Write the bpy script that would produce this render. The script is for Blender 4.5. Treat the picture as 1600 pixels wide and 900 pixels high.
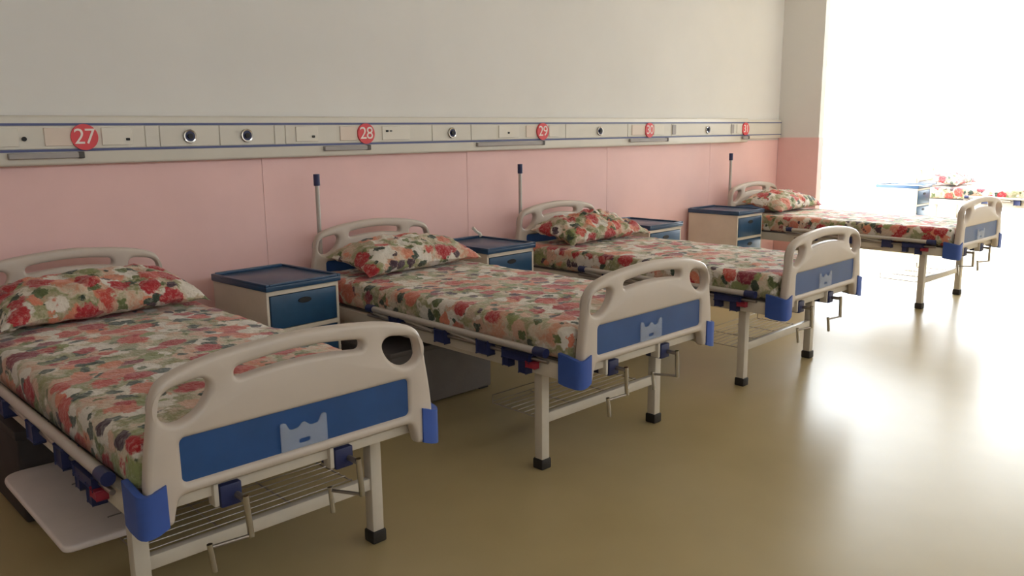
import bpy, bmesh, math, random
from mathutils import Vector, Matrix, noise

for o in list(bpy.data.objects):
    bpy.data.objects.remove(o)
scene = bpy.context.scene
COL = scene.collection
PI = math.pi
random.seed(7)

# ------------------------------------------------------------------ camera
F_PX, YAW, PITCH, ROLL, CAM_H, CAM_D = 1292.43, 0.7734, 0.1880, -0.0109, 1.386, 4.1503
fw = Vector((math.sin(YAW) * math.cos(PITCH), math.cos(YAW) * math.cos(PITCH), -math.sin(PITCH)))
rt0 = Vector((math.cos(YAW), -math.sin(YAW), 0)); up0 = rt0.cross(fw)
rt = rt0 * math.cos(ROLL) + up0 * math.sin(ROLL); up = up0 * math.cos(ROLL) - rt0 * math.sin(ROLL)
cam_d = bpy.data.cameras.new('camera'); cam = bpy.data.objects.new('camera', cam_d); COL.objects.link(cam)
cam_d.sensor_width = 36.0; cam_d.lens = F_PX / 1600 * 36.0; cam_d.clip_start = 0.05
M = Matrix((rt, up, -fw)).transposed().to_4x4(); M.translation = (0, -CAM_D, CAM_H)
cam.matrix_world = M
scene.camera = cam

# ------------------------------------------------------------------ sky, exposure
SKY = 11.0
world = bpy.data.worlds.new('overcast_sky'); scene.world = world; world.use_nodes = True
bg = world.node_tree.nodes['Background']
bg.inputs['Color'].default_value = (0.93, 1.0, 1.05, 1); bg.inputs['Strength'].default_value = SKY
scene.view_settings.view_transform = 'Standard'
scene.view_settings.look = 'None'
scene.view_settings.gamma = 1.0
scene.view_settings.use_curve_mapping = False
scene.view_settings.exposure = 0.30
scene.cycles.max_bounces = 14; scene.cycles.diffuse_bounces = 8
scene.cycles.sample_clamp_indirect = 10.0

# room extents
X0, X1 = -3.0, 13.0
Y0, Y1 = -6.6, 0.0
ZC = 3.05
PIL0, PIL1, PILY = 7.80, 7.89, -0.425          # the wall stub beside the window


def portal(name, loc, sx, sy, direction):
    l = bpy.data.lights.new(name, 'AREA'); l.shape = 'RECTANGLE'; l.size = sx; l.size_y = sy
    l.cycles.is_portal = True
    o = bpy.data.objects.new(name, l); COL.objects.link(o); o.location = loc
    o.rotation_euler = Vector(direction).to_track_quat('-Z', 'Y').to_euler()
    return o


WE = -2.6                                       # the end glazing runs from here to the back wall
CX0, CX1, CZ0, CZ1 = -2.6, 7.0, 2.58, 2.92      # unseen high windows opposite the beds, added to even out the wall light
portal('window_portal_end', (X1 + 0.1, (WE + Y1) / 2, ZC / 2), ZC, abs(Y1 - WE), (-1, 0, 0))
portal('fill_portal_high', ((CX0 + CX1) / 2, Y0 - .1, (CZ0 + CZ1) / 2), CX1 - CX0, CZ1 - CZ0, (0, 1, 0))
portal('window_portal_back', ((PIL1 + X1) / 2, 0.1, ZC / 2), X1 - PIL1, ZC, (0, -1, 0))


# ------------------------------------------------------------------ material helpers
class NT:
    def __init__(self, name):
        self.m = bpy.data.materials.new(name); self.m.use_nodes = True
        self.t = self.m.node_tree; self.b = self.t.nodes['Principled BSDF']

    def n(self, typ, **kw):
        nd = self.t.nodes.new(typ)
        for k, v in kw.items():
            setattr(nd, k, v)
        return nd

    def l(self, a, b):
        self.t.links.new(a, b)

    def val(self, sock, v):
        if hasattr(v, 'is_output') or isinstance(v, bpy.types.NodeSocket):
            self.l(v, sock)
        else:
            sock.default_value = v

    def math(self, op, a, b=0.0, c=None):
        nd = self.n('ShaderNodeMath', operation=op)
        self.val(nd.inputs[0], a); self.val(nd.inputs[1], b)
        if c is not None:
            self.val(nd.inputs[2], c)
        return nd.outputs[0]

    def mix(self, fac, a, b):
        nd = self.n('ShaderNodeMix', data_type='RGBA')
        self.val(nd.inputs[0], fac); self.val(nd.inputs[6], a); self.val(nd.inputs[7], b)
        return nd.outputs[2]

    def noise(self, vec, scale, detail=2.0, rough=0.5):
        nd = self.n('ShaderNodeTexNoise'); nd.inputs['Scale'].default_value = scale
        nd.inputs['Detail'].default_value = detail; nd.inputs['Roughness'].default_value = rough
        if vec is not None:
            self.l(vec, nd.inputs['Vector'])
        return nd

    def ramp(self, fac, stops, interp='LINEAR'):
        nd = self.n('ShaderNodeValToRGB'); cr = nd.color_ramp; cr.interpolation = interp
        while len(cr.elements) < len(stops):
            cr.elements.new(0.5)
        for e, (p, c) in zip(cr.elements, stops):
            e.position = p; e.color = (*c, 1)
        self.l(fac, nd.inputs['Fac'])
        return nd.outputs['Color']

    def bump(self, h, strength=0.2, dist=0.01):
        nd = self.n('ShaderNodeBump'); nd.inputs['Strength'].default_value = strength
        nd.inputs['Distance'].default_value = dist
        self.l(h, nd.inputs['Height']); self.l(nd.outputs[0], self.b.inputs['Normal'])


def c4(c):
    return (*c, 1)


def plain(name, col, rough=0.5, metal=0.0, var=0.06, scale=8.0, bump=0.0, bscale=60, coat=0.0):
    t = NT(name)
    tc = t.n('ShaderNodeTexCoord')
    nz = t.noise(tc.outputs['Object'], scale, 4, 0.6)
    a = tuple(max(0, x * (1 - var)) for x in col); b = tuple(min(1, x * (1 + var)) for x in col)
    t.l(t.ramp(nz.outputs['Fac'], [(0.3, a), (0.7, b)]), t.b.inputs['Base Color'])
    t.b.inputs['Roughness'].default_value = rough; t.b.inputs['Metallic'].default_value = metal
    t.b.inputs['Coat Weight'].default_value = coat
    if bump:
        t.bump(t.noise(tc.outputs['Object'], bscale, 3).outputs['Fac'], bump, 0.004)
    return t.m


def floral(name, offset):
    t = NT(name)
    tc = t.n('ShaderNodeTexCoord')
    add = t.n('ShaderNodeVectorMath', operation='ADD'); t.l(tc.outputs['Object'], add.inputs[0]); add.inputs[1].default_value = offset
    base = add.outputs[0]

    def warp(vec, scale, amt):
        nz = t.noise(vec, scale, 3, 0.6)
        s = t.n('ShaderNodeVectorMath', operation='SUBTRACT'); t.l(nz.outputs['Color'], s.inputs[0]); s.inputs[1].default_value = (.5, .5, .5)
        m = t.n('ShaderNodeVectorMath', operation='SCALE'); t.l(s.outputs[0], m.inputs[0]); m.inputs['Scale'].default_value = amt
        a = t.n('ShaderNodeVectorMath', operation='ADD'); t.l(vec, a.inputs[0]); t.l(m.outputs[0], a.inputs[1])
        return a.outputs[0]
    w1 = warp(base, 16, 0.085); w2 = warp(base, 30, 0.06)

    def voro(vec, scale):
        v = t.n('ShaderNodeTexVoronoi'); v.inputs['Scale'].default_value = scale; t.l(vec, v.inputs['Vector'])
        sp = t.n('ShaderNodeSeparateColor'); t.l(v.outputs['Color'], sp.inputs[0])
        return v.outputs['Distance'], sp.outputs

    def mask(d, lo, hi):
        mr = t.n('ShaderNodeMapRange', interpolation_type='SMOOTHSTEP'); t.l(d, mr.inputs[0])
        mr.inputs[1].default_value = lo; mr.inputs[2].default_value = hi
        mr.inputs[3].default_value = 1.0; mr.inputs[4].default_value = 0.0
        return mr.outputs[0]
    ground = t.ramp(t.noise(w1, 6, 4, .6).outputs['Fac'], [(.34, (.66, .50, .38)), (.46, (.30, .31, .14)), (.54, (.74, .62, .48)), (.64, (.72, .36, .24))])
    # pale and warm blooms
    d2, s2 = voro(w2, 11.0)
    pale = t.ramp(s2[0], [(0, (.86, .80, .72)), (.34, (.78, .30, .19)), (.5, (.88, .80, .70)), (.66, (.74, .46, .34)), (.82, (.30, .33, .13)), (.92, (.80, .28, .18))], 'CONSTANT')
    col = t.mix(mask(d2, .44, .56), ground, pale)
    # leaves
    d3, s3 = voro(w1, 15.0)
    leafm = t.math('MULTIPLY', mask(d3, .36, .44), t.math('GREATER_THAN', s3[1], .46))
    leaf = t.ramp(s3[2], [(0, (.035, .06, .035)), (.4, (.11, .14, .045)), (.62, (.07, .03, .05)), (.85, (.17, .20, .07))], 'CONSTANT')
    col = t.mix(leafm, col, leaf)
    # red roses
    d1, s1 = voro(w2, 8.4)
    redm = t.math('MULTIPLY', mask(d1, .40, .48), t.math('GREATER_THAN', s1[1], .36))
    red = t.ramp(s1[0], [(0, (.46, .025, .035)), (.3, (.62, .09, .07)), (.5, (.26, .02, .045)), (.65, (.50, .04, .05)), (.85, (.70, .22, .15))], 'CONSTANT')
    petal = t.noise(w2, 34, 3, .7).outputs['Fac']
    red = t.mix(t.math('MULTIPLY', mask(petal, .38, .50), .40), red, (.78, .40, .33, 1))
    col = t.mix(redm, col, red)
    fine = t.noise(base, 60, 3, .7).outputs['Fac']
    col = t.mix(t.math('MULTIPLY', mask(fine, .36, .46), .16), col, (.88, .78, .68, 1))
    hs = t.n('ShaderNodeHueSaturation'); hs.inputs['Saturation'].default_value = 1.05; hs.inputs['Value'].default_value = .74
    t.l(col, hs.inputs['Color'])
    t.l(hs.outputs[0], t.b.inputs['Base Color'])
    t.b.inputs['Roughness'].default_value = .75
    t.b.inputs['Sheen Weight'].default_value = .2
    t.bump(t.noise(base, 18, 4, .6).outputs['Fac'], .7, .025)
    return t.m


MAT = {}
MAT['wall'] = plain('wall_paint', (.73, .71, .685), .75, var=.03, scale=1.2, bump=.05, bscale=90)
MAT['pink'] = plain('pink_panel', (.82, .53, .51), .55, var=.05, scale=1.5, bump=.04, bscale=70)
MAT['ceil'] = plain('ceiling_paint', (.80, .77, .70), .8, var=.02)
MAT['board'] = plain('cream_plastic', (.53, .455, .395), .38, var=.03, scale=5)
MAT['blue'] = plain('blue_laminate', (.017, .068, .215), .32, var=.12, scale=6)
MAT['bumper'] = plain('blue_bumper', (.04, .095, .37), .45, var=.08)
MAT['frame'] = plain('white_steel', (.57, .51, .43), .4, var=.05, scale=10)
MAT['rail'] = plain('grey_tube', (.46, .42, .38), .38, metal=.3, var=.06)
MAT['rubber'] = plain('black_rubber', (.018, .014, .012), .6)
MAT['chrome'] = plain('chrome', (.52, .50, .48), .12, metal=1.0, var=.02)
MAT['steel'] = plain('dull_steel', (.34, .30, .27), .35, metal=.8, var=.1)
MAT['navy'] = plain('navy_plastic', (.015, .022, .09), .45)
MAT['red'] = plain('red_plastic', (.30, .02, .04), .45)
MAT['deck'] = plain('bed_deck', (.10, .085, .075), .6)
MAT['cab'] = plain('cabinet_shell', (.66, .58, .48), .5, var=.05, scale=6)
MAT['cabblue'] = plain('cabinet_blue', (.015, .065, .145), .38, var=.15, scale=9)
MAT['tray'] = plain('tray_blue', (.02, .06, .13), .3, var=.15, scale=9)
MAT['black'] = plain('black_hole', (.008, .008, .010), .6)
MAT['trimblue'] = plain('blue_stripe', (.07, .085, .22), .4)
MAT['unit'] = plain('unit_cover', (.66, .62, .55), .4, var=.03, scale=3)
MAT['plate'] = plain('switch_plate', (.70, .655, .58), .35, var=.02)
MAT['plateb'] = plain('beige_plate', (.70, .585, .50), .4, var=.02)
MAT['grey'] = plain('grey_device', (.34, .31, .30), .5)
MAT['dark'] = plain('dark_cap', (.07, .06, .055), .5)
MAT['sign'] = plain('sign_red', (.70, .055, .07), .45, var=.03)
MAT['signtext'] = plain('sign_white', (.88, .78, .74), .5)
MAT['white'] = plain('white_plastic', (.66, .58, .56), .45, var=.04)
MAT['greybox'] = plain('grey_storage', (.145, .125, .12), .6, var=.08)
MAT['shadebox'] = plain('shade_filler', (.030, .022, .022), .7, var=.15)  # near-black colour standing in for the shade under the nearest bed
MAT['paper'] = plain('white_paper', (.80, .74, .66), .7)
MAT['winframe'] = plain('window_frame_white', (.85, .84, .82), .4)

t = NT('clear_plastic')
t.b.inputs['Base Color'].default_value = (.60, .66, .78, 1); t.b.inputs['Roughness'].default_value = .3
t.b.inputs['Alpha'].default_value = .26
MAT['clear'] = t.m

# window glass: clear sheet with a faint reflection
t = NT('window_glass')
tr = t.n('ShaderNodeBsdfTransparent'); gl = t.n('ShaderNodeBsdfGlossy'); gl.inputs['Roughness'].default_value = .02
mx = t.n('ShaderNodeMixShader'); mx.inputs[0].default_value = .05
t.l(tr.outputs[0], mx.inputs[1]); t.l(gl.outputs[0], mx.inputs[2])
t.l(mx.outputs[0], t.t.nodes['Material Output'].inputs['Surface'])
MAT['glass'] = t.m

# vinyl floor
t = NT('vinyl_floor')
tc = t.n('ShaderNodeTexCoord')
mp = t.n('ShaderNodeMapping'); mp.inputs['Location'].default_value = (.3, .7, .37); t.l(tc.outputs['Object'], mp.inputs[0])
a = t.noise(mp.outputs[0], 1.1, 2, .5).outputs['Fac']; b = t.noise(mp.outputs[0], 5, 1, .5).outputs['Fac']
s = t.math('ADD', t.math('MULTIPLY', a, .6), t.math('MULTIPLY', b, .4))
t.l(t.ramp(s, [(.0, (.34, .265, .135)), (1.0, (.44, .345, .185))]), t.b.inputs['Base Color'])
t.b.inputs['Roughness'].default_value = .29
t.b.inputs['Specular IOR Level'].default_value = .20
MAT['floor'] = t.m


# ------------------------------------------------------------------ mesh helpers
def mesh_obj(name, me, mat, parent=None, smooth=False):
    o = bpy.data.objects.new(name, me); COL.objects.link(o)
    me.materials.clear()
    me.materials.append(MAT[mat] if isinstance(mat, str) else mat)
    if smooth:
        for p in me.polygons:
            p.use_smooth = True
    if parent:
        o.parent = parent
    return o


def bm_obj(name, bm, mat, parent=None, smooth=False):
    bmesh.ops.recalc_face_normals(bm, faces=bm.faces[:])
    me = bpy.data.meshes.new(name); bm.to_mesh(me); bm.free()
    o = mesh_obj(name, me, mat, parent, smooth)
    if smooth:
        me.set_sharp_from_angle(angle=math.radians(40))
    return o


def add_box(bm, x0, x1, y0, y1, z0, z1, bev=0.0, seg=2):
    r = bmesh.ops.create_cube(bm, size=1.0)
    vs = r['verts']
    for v in vs:
        v.co = Vector(((x0 + x1) / 2 + v.co.x * (x1 - x0), (y0 + y1) / 2 + v.co.y * (y1 - y0), (z0 + z1) / 2 + v.co.z * (z1 - z0)))
    if bev > 0:
        es = list({e for v in vs for e in v.link_edges})
        bmesh.ops.bevel(bm, geom=es, offset=bev, segments=seg, profile=.5, affect='EDGES')


def box(name, x0, x1, y0, y1, z0, z1, mat, parent=None, bev=0.0, seg=2):
    bm = bmesh.new(); add_box(bm, x0, x1, y0, y1, z0, z1, bev, seg)
    return bm_obj(name, bm, mat, parent, smooth=bev > 0)


def add_tube(bm, pts, r, n=10):
    pts = [Vector(p) for p in pts]
    rings = []
    for i, p in enumerate(pts):
        if i == 0: d = pts[1] - p
        elif i == len(pts) - 1: d = p - pts[i - 1]
        else: d = (pts[i + 1] - p).normalized() + (p - pts[i - 1]).normalized()
        d.normalize()
        ref = Vector((0, 0, 1)) if abs(d.z) < .9 else Vector((1, 0, 0))
        if rings:
            a = (pa - d * pa.dot(d)).normalized()
        else:
            a = d.cross(ref).normalized()
        pa = a; b = d.cross(a)
        rings.append([bm.verts.new(p + (a * math.cos(2 * PI * k / n) + b * math.sin(2 * PI * k / n)) * r) for k in range(n)])
    for A, B in zip(rings, rings[1:]):
        for k in range(n):
            bm.faces.new((A[k], A[(k + 1) % n], B[(k + 1) % n], B[k]))
    bm.faces.new(rings[0][::-1]); bm.faces.new(rings[-1])


def tube(name, pts, r, mat, parent=None, n=10):
    bm = bmesh.new(); add_tube(bm, pts, r, n)
    return bm_obj(name, bm, mat, parent, True)


def clean_loop(lp):
    out = []
    for p in lp:
        if not out or (Vector(p) - Vector(out[-1])).length > 1.5e-3:
            out.append(tuple(p))
    if (Vector(out[0]) - Vector(out[-1])).length < 1.5e-3:
        out.pop()
    return out


def plate(name, loops, thick, bev, mat, parent=None, res=3):
    """outline (first loop) with holes, in the x-z plane, a slab along y around y=0 with rounded rims"""
    bm = bmesh.new(); h = thick / 2
    layers = []
    for k in range(res + 1):
        an = PI / 2 * k / res
        layers.append((bev * (1 - math.cos(an)), h - bev + bev * math.sin(an)))
    prof = [(d, -y) for d, y in layers[::-1]] + layers if h - bev > 1e-6 else [(d, -y) for d, y in layers[::-1]] + layers[1:]
    caps = {0: [], len(prof) - 1: []}
    for li, lp in enumerate(loops):
        lp = clean_loop(lp); n = len(lp)
        area = sum(lp[i][0] * lp[(i + 1) % n][1] - lp[(i + 1) % n][0] * lp[i][1] for i in range(n))
        if (area < 0) == (li == 0):
            lp = lp[::-1]                      # outline counter-clockwise, holes clockwise: material on the left
        nr = []
        for i in range(n):
            e0 = (Vector(lp[i]) - Vector(lp[i - 1])).normalized(); e1 = (Vector(lp[(i + 1) % n]) - Vector(lp[i])).normalized()
            m = Vector((-e0.y - e1.y, e0.x + e1.x)); m.normalize()
            c = max(.5, m.dot(Vector((-e0.y, e0.x))))
            nr.append(m / c)
        rings = [[bm.verts.new((p[0] + q.x * d, y, p[1] + q.y * d)) for p, q in zip(lp, nr)] for d, y in prof]
        for A, B in zip(rings, rings[1:]):
            for k in range(n):
                bm.faces.new((A[k], A[(k + 1) % n], B[(k + 1) % n], B[k]))
        for ci in caps:
            R = rings[ci]
            caps[ci] += [bm.edges.get((R[k], R[(k + 1) % n])) for k in range(n)]
    for ci in caps:
        bmesh.ops.triangle_fill(bm, edges=caps[ci], use_beauty=True, use_dissolve=False, normal=(0, 1, 0))
    return bm_obj(name, bm, mat, parent, True)


def text_mesh(body, size, depth):
    cu = bpy.data.curves.new('txt', 'FONT'); cu.body = body; cu.size = size; cu.extrude = depth
    cu.align_x = 'CENTER'; cu.align_y = 'CENTER'; cu.space_character = .92
    tmp = bpy.data.objects.new('tmp', cu); COL.objects.link(tmp)
    bpy.context.view_layer.update()
    me = bpy.data.meshes.new_from_object(tmp.evaluated_get(bpy.context.evaluated_depsgraph_get()))
    bpy.data.objects.remove(tmp); bpy.data.curves.remove(cu)
    me.transform(Matrix.Rotation(PI / 2, 4, 'X'))
    return me


def rrect(x0, x1, z0, z1, r, n=5):
    out = []
    for cx, cz, a0 in ((x1 - r, z1 - r, 0), (x0 + r, z1 - r, PI / 2), (x0 + r, z0 + r, PI), (x1 - r, z0 + r, 1.5 * PI)):
        for k in range(n + 1):
            a = a0 + PI / 2 * k / n
            out.append((cx + r * math.cos(a), cz + r * math.sin(a)))
    return out


def rounded(pts, n=5):
    """closed polygon of (x, z, radius) -> rounded loop"""
    out = []; N = len(pts)
    for i in range(N):
        p = Vector(pts[i][:2]); r = pts[i][2]
        a = (Vector(pts[i - 1][:2]) - p); b = (Vector(pts[(i + 1) % N][:2]) - p)
        if r <= 0:
            out.append((p.x, p.y)); continue
        ra = min(r, a.length * .49); rb = min(r, b.length * .49)
        A = p + a.normalized() * ra; B = p + b.normalized() * rb
        for k in range(n + 1):
            s = k / n
            q = A * (1 - s) ** 2 + p * 2 * s * (1 - s) + B * s * s
            out.append((q.x, q.y))
    return out


def empty(name, loc, rz=0.0):
    o = bpy.data.objects.new(name, None); COL.objects.link(o); o.location = loc; o.rotation_euler = (0, 0, rz)
    o.empty_display_size = .1
    return o


def tag(o, label, cat, group=None):
    o['label'] = label; o['category'] = cat
    if group:
        o['group'] = group
    return o


def struct(o):
    o['kind'] = 'structure'
    return o


def copy_tree(o, parent=None):
    c = o.copy(); COL.objects.link(c)
    if parent:
        c.parent = parent
    for ch in list(o.children):
        copy_tree(ch, c)
    return c


def find(root, base):
    return [c for c in root.children if c.name.split('.')[0] == base]


def drop(o):
    for ch in list(o.children):
        drop(ch)
    bpy.data.objects.remove(o)


# ------------------------------------------------------------------ room shell
struct(box('floor', X0, X1 + .2, Y0, Y1 + .2, -.12, 0, 'floor'))
struct(box('ceiling', X0, X1 + .2, Y0, Y1 + .2, ZC, ZC + .12, 'ceil'))
wb = struct(box('wall_back', X0, PIL0, 0.0, .18, 0, ZC, 'wall'))
struct(box('wall_left', X0 - .18, X0, Y0, Y1 + .18, 0, ZC, 'wall'))
bm = bmesh.new()
add_box(bm, X0, X1, Y0 - .18, Y0, 0, CZ0); add_box(bm, X0, X1, Y0 - .18, Y0, CZ1, ZC)
add_box(bm, X0, CX0, Y0 - .18, Y0, CZ0, CZ1); add_box(bm, CX1, X1, Y0 - .18, Y0, CZ0, CZ1)
struct(bm_obj('wall_front', bm, 'wall'))
struct(box('wall_right', X1, X1 + .18, Y0 - .18, WE, 0, ZC, 'wall'))
PINK_Z = 1.268
xs = [X0 + .02, -2.20, -.74, .72, 2.18, 3.645, 5.10, 6.56, PIL0]
for a, b in zip(xs, xs[1:]):
    box('panel', a + .001, b - .001, -.004, .002, .0, PINK_Z, 'pink', wb, bev=.0015, seg=1)
pil = struct(box('wall_stub', PIL0, PIL1, PILY, .18, 0, ZC, 'wall'))
box('panel', PIL0 - .006, PIL0 + .001, PILY, -.008, 0, PINK_Z + .022, 'pink', pil)
box('panel', PIL0 - .006, PIL1 + .006, PILY - .006, PILY, 0, PINK_Z + .022, 'pink', pil)

# glazing beyond the pink wall end and across the far end
def glazing(name, axis, a, b, at_, splits, Z0=0.0, ZC=ZC):
    root = empty(name, (0, 0, 0)); struct(root)
    bounds = [a] + splits + [b]
    for s0, s1 in zip(bounds, bounds[1:]):
        if axis == 'x':
            box('pane', s0 + .004, s1 - .004, at_, at_ + .012, Z0 + .07, ZC - .03, 'glass', root)
        else:
            box('pane', at_, at_ + .012, s0 + .004, s1 - .004, Z0 + .07, ZC - .03, 'glass', root)
    for z0, z1 in ((Z0, Z0 + .08), (ZC - .04, ZC)):
        if axis == 'x':
            box('window_frame', a, b, at_ - .02, at_ + .05, z0, z1, 'winframe', root)
        else:
            box('window_frame', at_ - .02, at_ + .05, a, b, z0, z1, 'winframe', root)
    return root


glazing('window_1', 'x', PIL1, X1, .06, [9.8, 11.4])
glazing('window_2', 'y', WE, Y1 + .06, X1 + .06, [-1.3])
glazing('added_fill_window', 'x', CX0, CX1, Y0 - .1, [-1.0, .6, 2.2, 3.8, 5.4], CZ0, CZ1)  # added strip of glazing out of view, lets in fill light

# ------------------------------------------------------------------ bed-head service unit on the wall
unit = tag(empty('bed_head_unit', (3.2, 0, 1.26)), 'long beige service strip with blue edge lines running along the wall above the beds', 'wall panel')
UX0, UX1, UXE = -1.6, 7.12, PIL0 - .01
ZT, ZB = 1.435, 1.321


def upart(o):
    o.parent = unit; o.matrix_parent_inverse = Matrix.Translation(unit.location).inverted()
    return o


upart(box('housing', UX0, UX1, -.058, -.002, 1.256, 1.474, 'unit', bev=.012, seg=3))
upart(box('end_housing', UX1, UXE, -.035, -.002, 1.285, 1.462, 'unit', bev=.006))
for zz in (ZT, ZB):
    upart(box('blue_stripe', UX0, UX1, -.0615, -.05, zz - .0055, zz + .0055, 'trimblue'))
    upart(box('blue_stripe', UX1, UXE, -.038, -.03, zz - .004, zz + .004, 'trimblue'))
seams = [UX0, -.30, .35, 1.556, 1.625, 1.927, 2.233, 2.297, 3.31, 3.634, 4.551, 5.279, 5.868, 6.811, UX1]
for a, b in zip(seams, seams[1:]):
    upart(box('cover_panel', a + .003, b - .003, -.0635, -.052, ZB + .008, ZT - .008, 'unit', bev=.0012, seg=1))


def disc(name, x, z, r, y0, y1, mat, n=28):
    bm = bmesh.new(); add_tube(bm, [(x, y0, z), (x, y1, z)], r, n)
    return bm_obj(name, bm, mat, None, True)


for x in (1.772, 2.074, 3.47, 4.935, 6.419):
    bm = bmesh.new()
    prof = [(.033, -.0635), (.034, -.070), (.031, -.074), (.025, -.073), (.023, -.066)]
    rings = [[bm.verts.new((x + r * math.cos(2 * PI * k / 28), y, 1.376 + r * math.sin(2 * PI * k / 28))) for k in range(28)] for r, y in prof]
    for A, B in zip(rings, rings[1:]):
        for k in range(28):
            bm.faces.new((A[k], A[(k + 1) % 28], B[(k + 1) % 28], B[k]))
    g = upart(bm_obj('gas_outlet', bm, 'chrome', None, True))
    for nm, r, y1, m in (('socket', .0245, -.071, 'navy'), ('nozzle', .013, -.080, 'black')):
        d = disc(nm, x, 1.376, r, -.062, y1, m); d.parent = g; d.matrix_parent_inverse = g.matrix_parent_inverse.copy()
        d.matrix_parent_inverse = Matrix.Identity(4)
plates = [(1.12, 1.235, 'plateb', 0), (1.36, 1.497, 'plate', 1.475), (2.36, 2.497, 'plate', 2.466), (2.64, 2.755, 'plateb', 0),
          (2.93, 3.135, 'plate', 2.964), (3.88, 4.07, 'plate', 3.969), (4.14, 4.23, 'plateb', 0), (4.37, 4.47, 'plate', 0), (5.33, 5.50, 'plateb', 0),
          (5.62, 5.76, 'plate', 0), (5.88, 5.93, 'grey', 0), (6.80, 6.85, 'grey', 0), (6.90, 6.99, 'plate', 0), (.85, 1.02, 'unit', 0)]
for a, b, m, dot in plates:
    p = upart(box('switch_plate', a, b, -.069, -.060, 1.340, 1.420, m, bev=.002, seg=1))
    if dot:
        zz = 1.366 if dot < 2.9 else 1.372
        q = box('button', dot - .009, dot + .009, -.074, -.068, zz - .006, zz + .006, 'black', p, bev=.002, seg=1)
        if abs(dot - 2.964) < .01:
            box('button', dot + .02, dot + .035, -.072, -.068, 1.388, 1.396, 'black', p)
        if abs(dot - 2.964) < .01:
            q.location.z += .02
d = upart(disc('call_jack', 1.04, 1.373, .0095, -.074, -.062, 'black', 16))
for a, b in ((.97, 1.272), (2.531, 2.836), (3.68, 4.315), (5.30, 5.81), (7.0, 7.11)):
    lamp = upart(box('under_shelf', a, b, -.078, -.050, 1.286, 1.312, 'grey', bev=.003, seg=1))
    box('end_cap', b - .022, b + .004, -.080, -.048, 1.284, 1.314, 'dark', lamp, bev=.003, seg=1)
for x, txt in ((1.284, '27'), (2.813, '28'), (4.302, '29'), (5.555, '30'), (7.047, '31')):
    sg = upart(disc('number_sign', x, 1.378, .058, -.0755, -.062, 'sign', 40))
    sg['label'] = 'round red sign with white number ' + txt
    me = text_mesh(txt, .098, .0008)
    tx = mesh_obj('number', me, 'signtext', sg); tx.location = (x, -.0765, 1.378)


# ------------------------------------------------------------------ beds
W, L = .92, 2.02
HW = W / 2
FY = -L / 2                      # foot face, local


def board_loops(w):
    h = w / 2
    k = w / .92
    top = [(h - .018, .545, 0), (h - .024, .60, .03), (h - .040, .70, .04), (h - .052, .775, .05), (h - .085, .808, .05), (h - .18, .834, .08), (h - .30, .848, .08), (0, .857, .2)]
    right = [(h - .100, .497, .02), (h - .088, .47, .02), (h - .078, .425, .012), (h - .02, .425, .012), (h - .016, .50, 0)] + top
    left = [(-x, z, r) for x, z, r in right[::-1][1:]]
    outline = rounded(right + left)
    pan = rrect(-h + .108, h - .108, .528, .644, .014)
    hole = [(h - .058, .742, .03), (h - .086, .776, .035), (h - .180, .790, .03), (h - .202, .762, .03), (h - .172, .708, .05), (h - .112, .678, .04), (h - .064, .694, .03)]
    hr = rounded(hole); hl = [(-x, z) for x, z in hr[::-1]]
    s = h - .262
    slot = rounded([(s, .764, .02), (s, .796, .02), (s * .5, .808, .06), (0, .812, .08), (-s * .5, .808, .06), (-s, .796, .02), (-s, .764, .02), (-s * .5, .775, .06), (0, .779, .08), (s * .5, .775, .06)])
    return outline, pan, hr, hl, slot


def end_board(name, root, w, y, z, front):
    """front = direction of the outer face along local y"""
    outline, pan, hr, hl, slot = board_loops(w)
    b = plate(name, [outline, pan, hr, hl, slot], .046, .014, 'board', root, res=3)
    b.location = (0, y, z)
    box('inset_panel', -w / 2 + .100, w / 2 - .100, -.013, .013, .522, .652, 'blue', b)
    for s in (-1, 1):
        bm = bmesh.new()
        # corner bumper wrapping the board's lower corner, hollowed at its upper edge
        xs_ = [s * (w / 2 - .058), s * (w / 2 + .006)]
        n = 10
        prof = []
        pth = [(s * (w / 2 - .062), front * .029), (s * (w / 2 - .035), front * .033), (s * (w / 2 - .016), front * .0325), (s * (w / 2 - .003), front * .027), (s * (w / 2 + .005), front * .016), (s * (w / 2 + .008), 0), (s * (w / 2 + .008), -front * .05), (s * (w / 2 + .006), -front * .085)]
        inn = [(s * (w / 2 - .062), front * .020), (s * (w / 2 - .035), front * .020), (s * (w / 2 - .026), front * .020), (s * (w / 2 - .018), front * .018), (s * (w / 2 - .012), front * .010), (s * (w / 2 - .010), 0), (s * (w / 2 - .010), -front * .05), (s * (w / 2 - .010), -front * .085)]
        zt = [.540, .531, .526, .524, .525, .528, .536, .540]
        zb = [.428, .418, .414, .412, .412, .412, .414, .420]
        vo = [[bm.verts.new((x, yy, q[i])) for i, (x, yy) in enumerate(pth)] for q in (zb, zt)]
        vi = [[bm.verts.new((x, yy, q[i])) for i, (x, yy) in enumerate(inn)] for q in (zb, zt)]
        m = len(pth)
        for i in range(m - 1):
            bm.faces.new((vo[0][i], vo[0][i + 1], vo[1][i + 1], vo[1][i]))
            bm.faces.new((vi[0][i + 1], vi[0][i], vi[1][i], vi[1][i + 1]))
            bm.faces.new((vo[1][i], vo[1][i + 1], vi[1][i + 1], vi[1][i]))
            bm.faces.new((vo[0][i + 1], vo[0][i], vi[0][i], vi[0][i + 1]))
        for i in (0, m - 1):
            bm.faces.new((vo[0][i], vo[1][i], vi[1][i], vi[0][i]))
        bm_obj('corner_bumper', bm, 'bumper', b, True)
    return b


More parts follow.
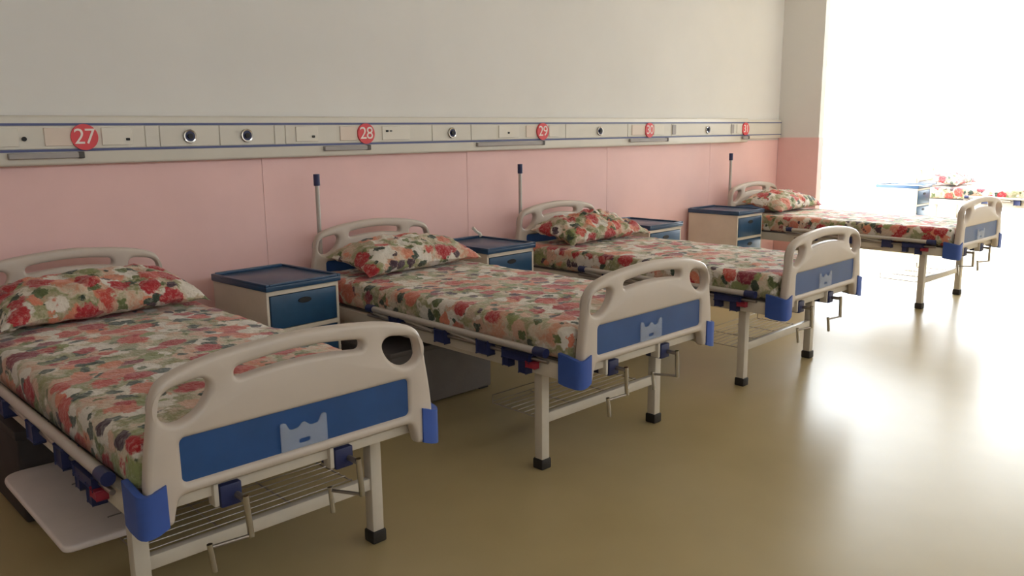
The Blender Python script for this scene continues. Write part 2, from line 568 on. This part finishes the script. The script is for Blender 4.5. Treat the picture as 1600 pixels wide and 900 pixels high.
def make_bed():
    root = empty('hospital_bed', (0, 0, 0))
    # boards
    fb = end_board('footboard', root, W, FY + .030, 0, -1)
    ch = plate('card_holder', [rounded([(-.072, .530, 0), (.072, .530, 0), (.072, .612, .008), (.056, .612, .008), (.045, .588, .01), (.018, .588, .01), (0, .606, .012), (-.018, .588, .01), (-.045, .588, .01), (-.056, .612, .008), (-.072, .612, .008)]),
                              rrect(-.018, .018, .543, .556, .006)], .006, .001, 'clear', fb)
    ch.location = (-.01, -.020, 0)
    ch['label'] = 'clear plastic card holder'
    end_board('headboard', root, .88, -FY - .030, .042, 1)
    # frame
    yb, yh = FY + .055, -FY - .055
    for s in (-1, 1):
        sb = box('side_beam', s * (HW - .006), s * (HW - .040), yb, yh, .428, .492, 'frame', root, bev=.004)
        for v in (.62, 1.3):
            bm = bmesh.new(); x = s * (HW - .006)
            add_tube(bm, [(x - s * .002, FY + v, .462), (x + s * .007, FY + v, .462)], .012, 12)
            bm_obj('bolt', bm, 'steel', sb, True)
        box('bracket', s * (HW - .005), s * (HW + .004), FY + .56, FY + .80, .45, .505, 'frame', root, bev=.002, seg=1)
    box('end_beam', -HW + .04, HW - .04, yb, yb + .035, .450, .492, 'frame', root, bev=.004)
    box('end_beam', -HW + .04, HW - .04, yh - .035, yh, .450, .492, 'frame', root, bev=.004)
    box('deck', -HW + .035, HW - .035, yb + .03, yh - .03, .488, .502, 'deck', root)
    for v in (.66, 1.02, 1.38):
        box('deck_bar', -HW + .04, HW - .04, FY + v - .02, FY + v + .02, .452, .488, 'frame', root)
    # legs
    IL, VL = .072, .277
    legs = {}
    for v in (VL, L - .30):
        for s in (-1, 1):
            x = s * (HW - IL); y = FY + v
            lg = box('leg', x - .022, x + .022, y - .022, y + .022, .02, .45, 'frame', root, bev=.004)
            cap = box('foot_cap', x - .028, x + .028, y - .028, y + .028, 0, .045, 'rubber', lg, bev=.006)
        box('crossbar', -HW + IL + .02, HW - IL - .02, FY + v - .014, FY + v + .014, .195, .237, 'frame', root, bev=.003)
    # low wire rack behind the foot legs
    bm = bmesh.new(); y0, y1, xz = FY + VL + .01, FY + VL + .33, HW - .10
    for k in range(9):
        y = y0 + (y1 - y0) * k / 8
        add_tube(bm, [(-xz, y, .205), (xz, y, .205)], .0019, 6)
    for x in (-xz, -xz / 3, xz / 3, xz):
        add_tube(bm, [(x, y0, .199), (x, y1, .199)], .0026, 6)
    add_tube(bm, [(-xz, y1, .199), (-xz, y1, .235), (xz, y1, .235), (xz, y1, .199)], .0026, 6)
    bm_obj('wire_rack', bm, 'steel', root, True)
    # folded guard rails
    for s in (-1, 1):
        x = s * (HW + .020)
        sr = empty('guard_rail', (0, 0, 0)); sr.parent = root
        tube('top_tube', [(x, FY + .20, .532), (x, FY + 1.34, .538)], .0155, 'rail', sr, 12)
        tube('lower_tube', [(x - s * .006, FY + .16, .496), (x - s * .006, FY + 1.38, .500)], .008, 'steel', sr)
        tube('end_knob', [(x, FY + .165, .532), (x, FY + .225, .532)], .0195, 'navy', sr, 12)
        tube('end_knob', [(x, FY + 1.32, .538), (x, FY + 1.37, .538)], .0195, 'navy', sr, 12)
        for v in (.52, .80, 1.14):
            box('rail_clamp', x - s * .022, x + s * .014, FY + v - .035, FY + v + .035, .468, .522, 'navy', sr, bev=.006)
        for v in (.66, .97, 1.24):
            tube('link_bar', [(x, FY + v - .10, .505), (x, FY + v + .10, .522)], .007, 'rail', sr, 8)
        lt = box('latch', x - s * .022, x + s * .012, FY + .245, FY + .40, .480, .512, 'navy', sr, bev=.006)
        box('latch_foot', x - s * .02, x + s * .010, FY + .365, FY + .40, .444, .482, 'navy', sr, bev=.004)
        box('latch_foot', x - s * .02, x + s * .012, FY + .265, FY + .305, .432, .482, 'navy', sr, bev=.004)
        box('release_tab', x - s * .01, x + s * .016, FY + .215, FY + .262, .462, .484, 'red', sr, bev=.003)
    # cranks
    for i, (u, ang) in enumerate(((-.205, 0), (.145, 0))):
        cr = empty('crank', (u, FY + .02, .448)); cr.parent = root
        box('gear_box', -.045, .015, .015, .10, -.032, .030, 'navy', cr, bev=.004)
        box('bracket', -.060, -.047, .02, .06, -.025, .044, 'frame', cr, bev=.002)
        tube('shaft', [(0, .05, -.005), (0, -.035, -.005)], .009, 'steel', cr)
        tube('arm', [(0, -.033, .006), (.008, -.033, -.112)], .0088, 'chrome', cr)
        tube('rod', [(.008, -.033, -.108), (-.10, -.033, -.110)], .0052, 'steel', cr)
        tube('handle', [(-.10, -.033, -.100), (-.092, -.036, -.178)], .0078, 'chrome', cr)
    return root


def turn_cranks(bed, angs):
    for c, a in zip(find(bed, 'crank'), angs):
        for ch in c.children:
            if ch.name.split('.')[0] in ('arm', 'rod', 'handle', 'shaft'):
                ch.rotation_euler.z = 0
        rod = find(c, 'rod')[0]; han = find(c, 'handle')[0]; arm = find(c, 'arm')[0]
        piv = Vector((.008, -.033, 0))
        R = Matrix.Translation(piv) @ Matrix.Rotation(a, 4, 'Z') @ Matrix.Translation(-piv)
        rod.matrix_local = R; han.matrix_local = R


bed_proto = make_bed()
BX = [.661, 2.292, 3.871, 6.575, 10.98]
BY = [-2.195, -2.178, -2.180, -2.162, -2.17]
BR = [-.003, -.003, .003, -.028, 0.0]
BL = ['nearest cream hospital bed with blue footboard panel, under the number 27 sign',
      'cream hospital bed with blue footboard panel, second from the left under number 28',
      'cream hospital bed with blue footboard panel, third from the left under number 29',
      'cream hospital bed beside the pink wall end, last before the bright window',
      'washed-out hospital bed beyond the pink wall end, cut off by the right edge']
CR = [(-.15, -1.1), (-.1, -1.15), (-.25, -.2), (-.9, -.5), (-.3, -.3)]
beds = []
for i in range(5):
    b = bed_proto if i == 0 else copy_tree(bed_proto)
    b.location = (BX[i] + HW, BY[i] + L / 2, 0); b.rotation_euler.z = BR[i]
    tag(b, BL[i], 'bed', 'hospital beds')
    beds.append(b)
for b, a in zip(beds, CR):
    turn_cranks(b, a)
rk = find(beds[0], 'wire_rack')[0].copy(); COL.objects.link(rk); rk.parent = beds[0]; rk.location.y += .34
# drip poles at the head corner of three beds
for i in (1, 2, 3):
    p = tube('drip_pole', [(-HW + .135, -FY - .035 + .055, .40), (-HW + .135, -FY - .035 + .055, 1.125)], .0118, 'rail', beds[i], 12)
    p.location = (0, 0, 0)
    tube('cap', [(-HW + .135, -FY + .02, 1.10), (-HW + .135, -FY + .02, 1.135), (-HW + .135, -FY + .02, 1.163)], .0175, 'navy', p, 12)
    box('pole_socket', -HW + .11, -HW + .16, -FY - .01, -FY + .045, .43, .50, 'frame', p, bev=.004)


# ------------------------------------------------------------------ mattresses and pillows
def soft_box(name, dx, dy, dz, r, nx, ny, nz, seed, mat, amp=.010):
    bm = bmesh.new()
    def face(f, na, nb):
        g = [[bm.verts.new(f(a / na * 2 - 1, b / nb * 2 - 1)) for b in range(nb + 1)] for a in range(na + 1)]
        for a in range(na):
            for b in range(nb):
                bm.faces.new((g[a][b], g[a + 1][b], g[a + 1][b + 1], g[a][b + 1]))
    for s in (-1, 1):
        face(lambda a, b: (a, b, s), nx, ny); face(lambda a, b: (a, s, b), nx, nz); face(lambda a, b: (s, a, b), ny, nz)
    bmesh.ops.remove_doubles(bm, verts=bm.verts[:], dist=1e-5)
    off = Vector((seed * 3.7, seed * 1.3, seed))
    for v in bm.verts:
        p = Vector((v.co.x * dx / 2, v.co.y * dy / 2, v.co.z * dz / 2))
        q = Vector((max(-dx / 2 + r, min(dx / 2 - r, p.x)), max(-dy / 2 + r, min(dy / 2 - r, p.y)), max(-dz / 2 + r, min(dz / 2 - r, p.z))))
        d = p - q
        if d.length > 1e-6:
            p = q + d.normalized() * r
        nrm = d.normalized() if d.length > 1e-6 else Vector((0, 0, 1 if v.co.z > 0 else -1))
        w = noise.noise(Vector((p.x * 5, p.y * 9, p.z * 14)) + off) * .7 + noise.noise(Vector((p.x * 14, p.y * 22, p.z * 20)) + off) * .4
        side = 1.0 if v.co.z > -.9 else 0.0
        p = p + nrm * w * amp * side
        if v.co.z > 0:
            p.z += .012 * (1 - (2 * p.x / dx) ** 2) * (1 - (2 * p.y / dy) ** 4)
        v.co = p + Vector((0, 0, dz / 2))
    return bm_obj(name, bm, mat, None, True)


FL = [floral('floral_cotton', (i * 3.17, i * 1.91, i * .7)) for i in range(4)]
ML = ['floral covered mattress on the nearest bed under number 27', 'floral covered mattress on the second bed from the left',
      'floral covered mattress on the third bed from the left', 'floral covered mattress on the bed beside the pink wall end',
      'washed-out floral mattress on the far bed at the right edge']
MV = []
for i in range(5):
    m = soft_box('mattress', .89, 1.875, .134, .032, 36, 76, 8, i + 1, FL[i % 4])
    m.location = beds[i].location + Vector((0, -.002, .5025)); m.rotation_euler.z = BR[i]
    tag(m, ML[i], 'mattress', 'floral mattresses')


def pillow(seed, mat, lx=.72, ly=.46, T=.085, crumple=1.0, lump=0.0):
    bm = bmesh.new(); nx, ny = 56, 36
    off = Vector((seed * 5.1, seed * 2.3, 0))
    rows = {}
    for s in (1, -1):
        for i in range(nx + 1):
            for j in range(ny + 1):
                a = i / nx * 2 - 1; b = j / ny * 2 - 1
                edge = i in (0, nx) or j in (0, ny)
                if s == -1 and edge:
                    rows[(s, i, j)] = rows[(1, i, j)]; continue
                h = max(0, (1 - abs(a) ** 3.0)) ** .55 * max(0, (1 - abs(b) ** 2.0)) ** .5
                # edges pull in between the corners
                x = a * lx / 2 * (1 - .07 * (1 - b * b) * abs(a)); y = b * ly / 2 * (1 - .09 * (1 - a * a) * abs(b))
                n1 = noise.noise(Vector((a * 2.2, b * 2.2, s)) + off); n2 = noise.noise(Vector((a * 7, b * 4, s * 2)) + off); n3 = noise.noise(Vector((a * 14, b * 11, s)) + off)
                crease = abs(noise.noise(Vector((a * 3.5 + b * 1.5, b * 2, 5 + s)) + off))
                z = s * T * h * (1 + lump * a) * (1 + .22 * n1 * crumple) + h * .010 * n2 * crumple + .004 * n3 * crumple * (.35 + h) - s * .012 * crumple * max(0, .25 - crease) / .25 * h
                if s == -1:
                    z *= .7
                z += .012 * n2 * crumple * (1 - h) - .030 * abs(a) ** 5 * (.4 + .6 * b * b)
                rows[(s, i, j)] = bm.verts.new((x, y, z))
    for s in (1, -1):
        for i in range(nx):
            for j in range(ny):
                q = [rows[(s, i, j)], rows[(s, i + 1, j)], rows[(s, i + 1, j + 1)], rows[(s, i, j + 1)]]
                bm.faces.new(q if s == 1 else q[::-1])
    return bm_obj('pillow', bm, mat, None, True)


PL = ['plump floral pillow on the nearest bed under number 27', 'floral pillow on the second bed from the left, against the headboard',
      'crumpled floral pillow on the third bed from the left', 'floral pillow on the bed beside the pink wall end', 'washed-out floral pillow on the far bed at the right edge']
PP = [(1.135, -.485, .726, .15, .02), (2.765, -.49, .724, .16, .03), (4.35, -.49, .726, .16, -.03), (7.08, -.47, .726, .16, -.02), (11.44, -.48, .726, .16, 0)]
for i, (x, y, z, tilt, rz) in enumerate(PP):
    p = pillow(i + 1, FL[(i + 1) % 4], lx=(.82, .80, .80, .78, .76)[i], ly=.40, T=(.098, .098, .098, .098, .09)[i], crumple=(.9, 1.0, 1.7, 1.0, 1)[i], lump=(-.1, -.1, -.15, -.15, 0)[i])
    p.data.transform(Matrix.Rotation(tilt, 4, 'X'))
    for v in p.data.vertices:
        v.co.z = max(v.co.z, .656 - z)
    p.location = (x, y, z); p.rotation_euler = (0, 0, rz)
    tag(p, PL[i], 'pillow', 'floral pillows')


# ------------------------------------------------------------------ bedside cabinets
CW, CDp, CH = .42, .50, .70


def make_cabinet():
    root = empty('bedside_cabinet', (0, 0, 0))
    hw = CW / 2; y0, y1 = 0.0, CDp
    bm = bmesh.new()
    t_ = .014
    add_box(bm, -hw + .008, -hw + .008 + t_, y0 + .014, y1, .03, CH - .035, .002, 1)
    add_box(bm, hw - .008 - t_, hw - .008, y0 + .014, y1, .03, CH - .035, .002, 1)
    add_box(bm, -hw + .01, hw - .01, y1 - .012, y1 - .002, .03, CH - .035)
    for z0, z1 in ((.03, .055), (.455, .476), (.262, .280), (CH - .058, CH - .035)):
        add_box(bm, -hw + .01, hw - .01, y0 + .014, y1 - .01, z0, z1)
    bm_obj('carcass', bm, 'cab', root, True)
    # moulded tray top with a raised lip
    bm = bmesh.new()
    add_box(bm, -hw, hw, y0, y1 + .004, CH - .036, CH - .010, .005, 2)
    lip = [(-hw, -hw + .02, y0, y1 + .004), (hw - .02, hw, y0, y1 + .004), (-hw + .02, hw - .02, y0, y0 + .02), (-hw + .02, hw - .02, y1 - .016, y1 + .004)]
    for a, b, c, d in lip:
        add_box(bm, a, b, c, d, CH - .014, CH + (.004 if c > y0 + .1 else 0), .004, 2)
    bm_obj('tray_top', bm, 'tray', root, True)
    for nm, z0, z1 in (('drawer', .479, CH - .061), ('drawer', .283, .452), ('door', .058, .259)):
        dr = box(nm, -hw + .026, hw - .026, y0 + .010, y0 + .030, z0, z1, 'cabblue', root, bev=.004)
        bm = bmesh.new()
        zc = z1 - .040
        add_tube(bm, [(0, y0 + .006, zc), (0, y0 + .018, zc)], .014, 20)
        for v in bm.verts:
            v.co.x *= 2.6
        bm_obj('finger_pull', bm, 'black', dr, True)
    for sx in (-1, 1):
        for yy in (y0 + .05, y1 - .05):
            bm = bmesh.new(); add_tube(bm, [(sx * (hw - .05), yy, 0), (sx * (hw - .05), yy, .032)], .018, 12)
            bm_obj('foot', bm, 'rubber', root, True)
    return root


cab = make_cabinet()
CL = ['beige bedside cabinet with blue tray top, between the two nearest beds',
      'beige bedside cabinet with a white paper scrap on its blue top',
      'beige bedside cabinet half hidden behind the third bed, right of its pillow',
      'beige bedside cabinet with blue drawers, left of the bed beside the pink wall end',
      'washed-out white cabinet with bright blue drawers in front of the bright window']
CP = [(1.80, -.675, .06), (3.29, -.575, .02), (4.865, -.60, 0.0), (6.178, -.545, -.01), (10.20, -.535, -.01)]
for i, (x, y, a) in enumerate(CP):
    c = cab if i == 0 else copy_tree(cab)
    c.location = (x + CW / 2 * math.cos(a), y, 0); c.rotation_euler.z = a
    tag(c, CL[i], 'cabinet', 'bedside cabinets')

# paper scrap on the second cabinet
bm = bmesh.new()
add_tube(bm, [(0, 0, 0), (-.010, .004, .018), (-.035, .008, .034), (-.062, .012, .060)], .011, 7)
for v in bm.verts:
    v.co += Vector((0, 0, .011)) + Vector((noise.noise(v.co * 80), noise.noise(v.co * 80 + Vector((3, 0, 0))), 0)) * .004
    v.co.z = max(0, v.co.z)
o = bm_obj('paper_scrap', bm, 'paper', None, True); o.location = (3.66, -.115, CH - .0095)
tag(o, 'small twisted white paper scrap on the back of a blue cabinet top', 'paper')

# ------------------------------------------------------------------ things under the beds
bm = bmesh.new()
lp = rounded([(.60, -1.70, .03), (.90, -1.712, .03), (.92, -.985, .08), (.61, -.97, .08)], 6)
bm.free()
o = plate('tray_board', [[(x - 1.0, y + 1.25) for x, y in lp]], .022, .008, 'white')
o.data.transform(Matrix.Rotation(-PI / 2, 4, 'X')); o.location = (1.0, -1.25, .2215)
tag(o, 'narrow white board stored flat on the low rack under the nearest bed', 'board')
sb = empty('storage_box', (2.63, -.72, 0))
bm = bmesh.new()
add_box(bm, -.33, .34, -.22, .22, .012, .300, .012, 3)
bm_obj('body', bm, 'greybox', sb, True)
box('lid', -.336, .346, -.226, .226, .294, .322, 'greybox', sb, bev=.006)
for s in (-1, 1):
    box('skid', s * .30 - .03, s * .30 + .03, -.2, .2, 0, .016, 'rubber', sb)
tag(sb, 'grey storage box on the floor under the second bed', 'box')

db = empty('shade_box', (1.05, -.742, 0))  # dark box added to darken the shaded gap under the bed
box('body', -.37, .37, -.20, .20, .012, .33, 'shadebox', db, bev=.012, seg=3)
box('lid', -.376, .376, -.206, .206, .326, .362, 'shadebox', db, bev=.008)
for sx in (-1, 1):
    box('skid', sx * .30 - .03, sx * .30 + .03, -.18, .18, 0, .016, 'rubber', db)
tag(db, 'dark box added to stand in for shade under the nearest bed, behind the white board', 'trunk')
